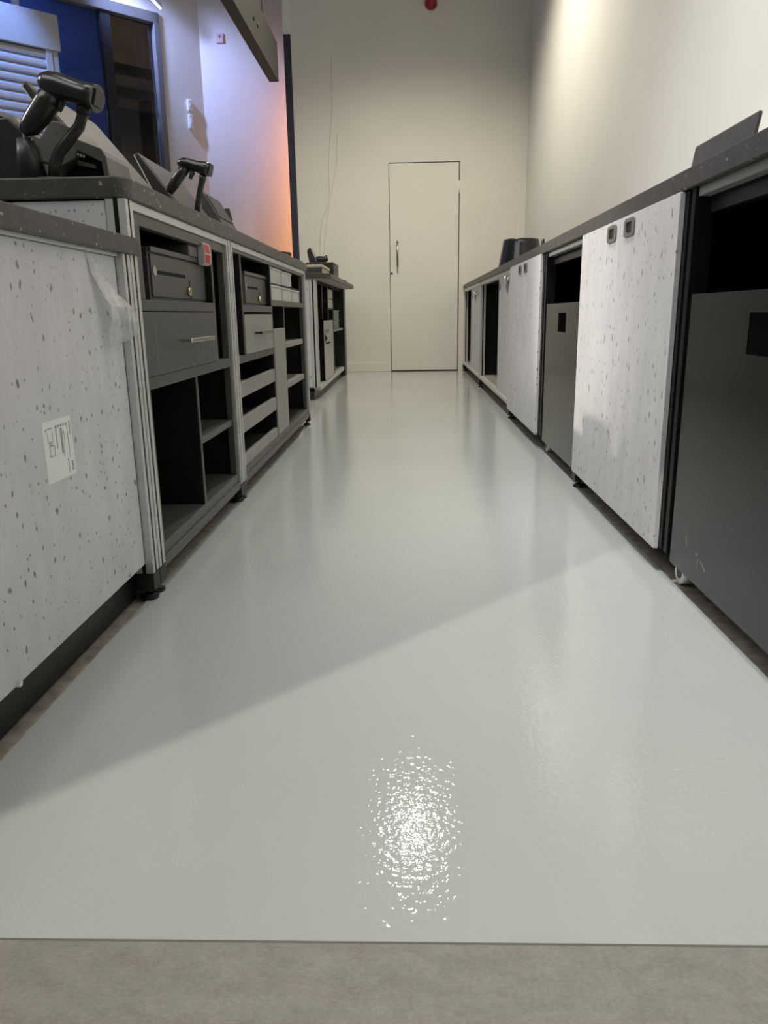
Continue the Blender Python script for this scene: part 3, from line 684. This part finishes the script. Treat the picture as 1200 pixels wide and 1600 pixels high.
# R1: near bay with bin, pair of doors A
t = thing('counter_cabinet', 'nearest right cabinet with speckled door pair and open bay for the big bin', 'cabinet', (.89, 1.7, 0), 'right counter cabinets')
rcarc(t, .74, 2.65, False)
rpost(t, 1.665, 1.722, 'b'); rpost(t, 2.612, 2.650); rfoot(t, 2.625); rpost(t, .745, .785)
obj('top_rail', M().box(XF+.006, XF+.03, .786, 1.664, .821, .8395), DSTEELM, t, .001)
obj('track', M().box(XF+.032, XF+.05, .786, 1.664, .79, .83), BLK, t)
a = speck_door(t, 2.183, 2.640, .056, .838); flush_pull(a, 2.258, .806, .572)
a = speck_door(t, 1.720, 2.181, .056, .838); flush_pull(a, 2.085, .806, .572)
obj('base_rail', M().box(XF+.02, XF+.05, 1.724, 2.61, .05, .075), BLK, t)
# R2: bin bay, pair B
t = thing('counter_cabinet', 'second right cabinet with smaller bin bay and streaky speckled door pair', 'cabinet', (.89, 3.55, 0), 'right counter cabinets')
rcarc(t, 2.652, 4.46, False)
rpost(t, 3.365, 3.445, 'b'); rpost(t, 4.420, 4.460); rfoot(t, 4.425)
obj('top_rail', M().box(XF+.006, XF+.03, 2.654, 3.364, .821, .8395), DSTEELM, t, .001)
obj('track', M().box(XF+.032, XF+.05, 2.654, 3.364, .79, .83), BLK, t)
a = speck_door(t, 3.962, 4.455, .056, .840); flush_pull(a, 4.055, .806, .572)
a = speck_door(t, 3.445, 3.960, .056, .840); flush_pull(a, 3.870, .806, .572)
obj('base_rail', M().box(XF+.02, XF+.05, 3.446, 4.419, .05, .075), BLK, t)
# R3, R4
def knob(d, y, z, x):
    mb = M().cyl((x, y, z), (x-.02, y, z), .008, n=14); mb.tube([(x-.018, y, z), (x-.024, y, z), (x-.034, y, z), (x-.038, y, z)], [.010, .017, .017, .010], 18, side=(0, 0, 1))
    obj('knob', mb, CHROME, d)
def smudge(d, y, z, x):
    obj('smudge', M().prism([(y-.09, z+.03), (y-.03, z+.045), (y+.05, z+.03), (y+.08, z), (y+.03, z-.03), (y, z-.05), (y-.03, z-.028)], x-.0006, x+.0002, 'x'), DIRT, d)
t = thing('counter_cabinet', 'third right cabinet with half open sliding door and chrome knob', 'cabinet', (.89, 5.4, 0), 'right counter cabinets')
rcarc(t, 4.462, 6.385, True)
rpost(t, 6.340, 6.382); rfoot(t, 6.36)
obj('top_rail', M().box(XF+.002, XF+.035, 4.463, 6.339, .812, .8395), ALU, t, .001)
obj('base_rail', M().box(XF+.002, XF+.04, 4.463, 6.339, .066, .092), ALU, t, .001)
d = obj('door', M().box(XF+.008, XF+.020, 4.464, 5.165, .0925, .8115), SPECKR, t, .0015, label='speckled sliding door'); 
knob(d, 4.62, .785, XF+.008); smudge(d, 4.72, .745, XF+.008); obj('keyhole', M().cyl((XF+.0085, 5.10, .755), (XF+.006, 5.10, .755), .022), BLK, d)
obj('plinth', M().box(.68, RB, 4.5, 6.36, 0, .060), BLK, t)
t = thing('counter_cabinet', 'farthest right cabinet with narrow speckled sliding door by the end wall', 'cabinet', (.89, 7.3, 0), 'right counter cabinets')
rcarc(t, 6.387, 8.255, True)
rpost(t, 6.388, 6.430); rpost(t, 8.205, 8.250); rfoot(t, 8.22)
obj('top_rail', M().box(XF+.002, XF+.035, 6.431, 8.204, .812, .8395), ALU, t, .001)
obj('base_rail', M().box(XF+.002, XF+.04, 6.431, 8.204, .066, .092), ALU, t, .001)
d = obj('door', M().box(XF+.010, XF+.022, 6.50, 7.43, .0925, .8115), SPECKR, t, .0015, label='speckled sliding door')
obj('plinth', M().box(.68, RB, 6.41, 8.2, 0, .060), BLK, t)
knob(d, 6.75, .755, XF+.010); smudge(d, 6.92, .735, XF+.010); obj('keyhole', M().cyl((XF+.0105, 7.32, .74), (XF+.008, 7.32, .74), .022), BLK, d)

# bins on castors
def bin_(y0, y1, lab):
    ym = (y0+y1)/2
    t = thing('rolling_bin', lab, 'bin', (.85, ym, 0), 'grey bins in the right counter')
    fr = M(); x = .588; sy0, sy1, sz0, sz1 = ym-.077, ym+.077, .522, .593
    fr.box(x, x+.003, y0, sy0, .048, .630); fr.box(x, x+.003, sy1, y1, .048, .630); fr.box(x, x+.003, sy0, sy1, .048, sz0); fr.box(x, x+.003, sy0, sy1, sz1, .630)
    fr.box(x+.003, x+.02, y0, y1, .627, .630)
    obj('front_panel', fr, STEELG, t, label='dark grey steel front with a rectangular hand slot')
    bd = M(); bd.box(x+.003, x+.50, y0, y0+.003, .05, .627); bd.box(x+.003, x+.50, y1-.003, y1, .05, .627); bd.box(x+.5, x+.503, y0, y1, .05, .627); bd.box(x+.003, x+.5, y0, y1, .05, .053); bd.box(x+.06, x+.063, y0+.01, y1-.01, .055, .62, 1)  # last box: black sheet put behind the hand slot in place of shade
    obj('body', bd, [STEELG, LAMD], t)
    for cy in (y0+.015, y1-.015):
        for cx in (x+.030, x+.44):
            w_ = M().cyl((cx-.011, cy, .027), (cx+.011, cy, .027), .027, n=24); 
            o = obj('castor', w_, WHITE, t)
            obj('castor_hub', M().cyl((cx-.013, cy, .027), (cx+.013, cy, .027), .014).box(cx-.008, cx+.008, cy-.012, cy+.012, .035, .0498), BLK, o)
    return t
b1 = bin_(.925, 1.648, 'large dark grey rolling bin with hand slot in the nearest right bay')
SCB = plain('pale_scratches', (.20, .20, .20), .6)
for a in (((1.49, .118), (1.502, .114), (1.50, .108), (1.488, .112)), ((1.485, .104), (1.492, .104), (1.487, .088), (1.481, .088)), ((1.472, .103), (1.476, .107), (1.448, .094), (1.446, .090)), ((1.558, .135), (1.562, .135), (1.556, .112), (1.552, .112))): obj('scuff', M().prism(a, .5872, .5881, 'x'), SCB, b1)
bin_(2.665, 3.345, 'smaller looking grey rolling bin between the two speckled door pairs')

# on the right worktop
tag(obj('leaning_panel', M().obox((.690, 1.695, .8802), (0, .350, 0), (.018, 0, .106), (.009, 0, -.002)), DGREY, None, .004), 'thin dark flat panel leaning on edge on the near right worktop', 'panel')
bp = thing('plant_pot', 'glossy black upturned pot on the right worktop near the end wall', 'pot', (.79, 5.6, .88))
ring = lambda z, r: [(.790+r*math.cos(2*PI*k/40), 5.60+r*math.sin(2*PI*k/40), z) for k in range(40)]
obj('pot_body', M().loft([ring(.880, .158), ring(.895, .157), ring(.97, .144), ring(1.06, .128), ring(1.082, .124), ring(1.088, .119), ring(1.085, .09)]), BLKS, bp)
obj('rim', M().loft([ring(.8802, .168), ring(.898, .168), ring(.900, .1575), ring(.8805, .1585)], caps=False), BLKS, bp)
tag(obj('black_stub', M().cyl((.84, 5.0, .88), (.84, 5.0, 1.035), .013, .011), BLK), 'slim black stub standing on the worktop just in front of the pot', 'stub')

# ================================================================== LIGHT
def spot(name, loc, tgt, e, c, size, blend=.5, rad=.06):
    l = bpy.data.lights.new(name, 'SPOT'); l.energy = e; l.color = c; l.spot_size = math.radians(size); l.spot_blend = blend; l.shadow_soft_size = rad
    o = bpy.data.objects.new(name, l); C.objects.link(o); o.location = loc
    o.rotation_euler = (Vector(tgt)-Vector(loc)).to_track_quat('-Z', 'Y').to_euler(); return o
def area(name, loc, tgt, e, c, sx, sy):
    l = bpy.data.lights.new(name, 'AREA'); l.energy = e; l.color = c; l.shape = 'RECTANGLE'; l.size = sx; l.size_y = sy
    o = bpy.data.objects.new(name, l); C.objects.link(o); o.location = loc
    o.rotation_euler = (Vector(tgt)-Vector(loc)).to_track_quat('-Z', 'Y').to_euler(); return o
WARM = (1.0, .93, .80); NEUT = (1.0, .985, .94)
spot('aisle_downlight', (.02, 6.0, 4.05), (.02, 5.95, 0), 400, (1.0, .91, .75), 134, .8, .10)
spot('wall_wash_light', (-.3, 1.5, 4.1), (1.2, 1.9, 2.2), 420, NEUT, 90, .9, .08)
spot('near_downlight', (.50, -1.5, 3.6), (0, .9, 0), 260, WARM, 70, .5, .006)
spot('shop_floor_light', (-5.0, 5.2, 3.5), (.6, 2.85, .62), 1250, WARM, 15, .9, .05)
spot('side_fill_light', (-4.8, 2.6, 3.4), (.6, 2.9, .45), 540, NEUT, 38, 1., .6)  # soft fill added to lift the right doors
area('ceiling_fill_light', (-2.5, .5, 4.2), (-2.0, 1.5, 0), 120, (1, .99, .97), 3.5, 3.5)  # unseen overhead area added as general fill
area('aisle_fill_light', (.45, 1.6, 4.25), (.35, 1.6, 0), 52, (1, .99, .96), 1.0, 3.5)  # unseen overhead fill added to brighten the left panels
spot('blue_shop_light', tuple(CO + D*1.45 + NN*.28 + UP*3.95), (-2.25, 9.3, 3.0), 230, (.43, .51, 1.0), 62, 1., .12)
OL = area('orange_wall_light', (-.90, 8.76, 1.9), (-.98, 9.3, 1.9), 14, (1.0, .36, .07), .3, 2.2)
spot('shutter_light', tuple(CO + D*2.7 + NN*1.05 + UP*4.25), tuple(CO + D*2.5 + NN*.3 + UP*2.7), 330, (.27, .42, 1.0), 62, .6, .04)
spot('backdrop_fill_light', tuple(CO + D*3.0 - NN*.22 + UP*4.1), tuple(CO + D*1.3 - NN*.58 + UP*3.0), 240, (.4, .55, 1.0), 60, .8, .05)  # added lamp that only brightens the blue board outside
area('ledge_fill_light', tuple(CO + D*.3 - NN*.7 + UP*4.1), tuple(CO + D*.3 - NN*1.4 + UP*3.3), 2.5, (1.0, .75, .5), .8, .2)  # warm fill added to bring out the stand-in ledges outside
OL.data.spread = math.radians(142)
# unseen blocker added behind the camera whose edge cuts the near light
q0 = Vector((.50, -1.5, 3.6))
EZ = 2.5
def edge(P, z): f = (3.6-z)/3.6; return q0 + (Vector(P)-q0)*f
e0 = edge((-.515, .802, 0), EZ); e1 = edge((.528, 1.88, 0), EZ)
dd = (e1-e0).normalized(); nn = Vector((-dd.y, dd.x, 0))
bh = M().obox(e0 - dd*3.0, dd*3.6, nn*.12, UP*(CZ-EZ))
bh2 = struct('light_blocker', bh, WALL)
W = bpy.data.worlds.new('World'); S.world = W; W.use_nodes = True
bg = W.node_tree.nodes['Background']; bg.inputs[0].default_value = (1.0, .985, .95, 1); bg.inputs[1].default_value = .13

# ================================================================== CAMERA
f_ = 1180.; cam = bpy.data.cameras.new('Camera'); co = bpy.data.objects.new('Camera', cam); C.objects.link(co)
cam.sensor_fit = 'VERTICAL'; cam.sensor_height = 24.; cam.lens = f_/1600.*24.; cam.clip_start = .02
hv = Vector((38, -310, f_)).normalized(); dz = Vector((72, (f_*f_+38*72)/310., f_)).normalized(); fx = dz.cross(hv)
R = Matrix((fx, hv, -dz))                       # world = R @ (image right, image down, forward)
r, dn, fw = (R @ Vector(v) for v in ((1, 0, 0), (0, 1, 0), (0, 0, 1)))
mw = Matrix(((r.x, -dn.x, -fw.x, 0), (r.y, -dn.y, -fw.y, 0), (r.z, -dn.z, -fw.z, .6), (0, 0, 0, 1)))
co.matrix_world = mw
S.camera = co
vs = S.view_settings; S.display_settings.display_device = 'sRGB'
vs.view_transform = 'Standard'; vs.look = 'None'; vs.gamma = 1.0; vs.exposure = 0.; vs.use_curve_mapping = False
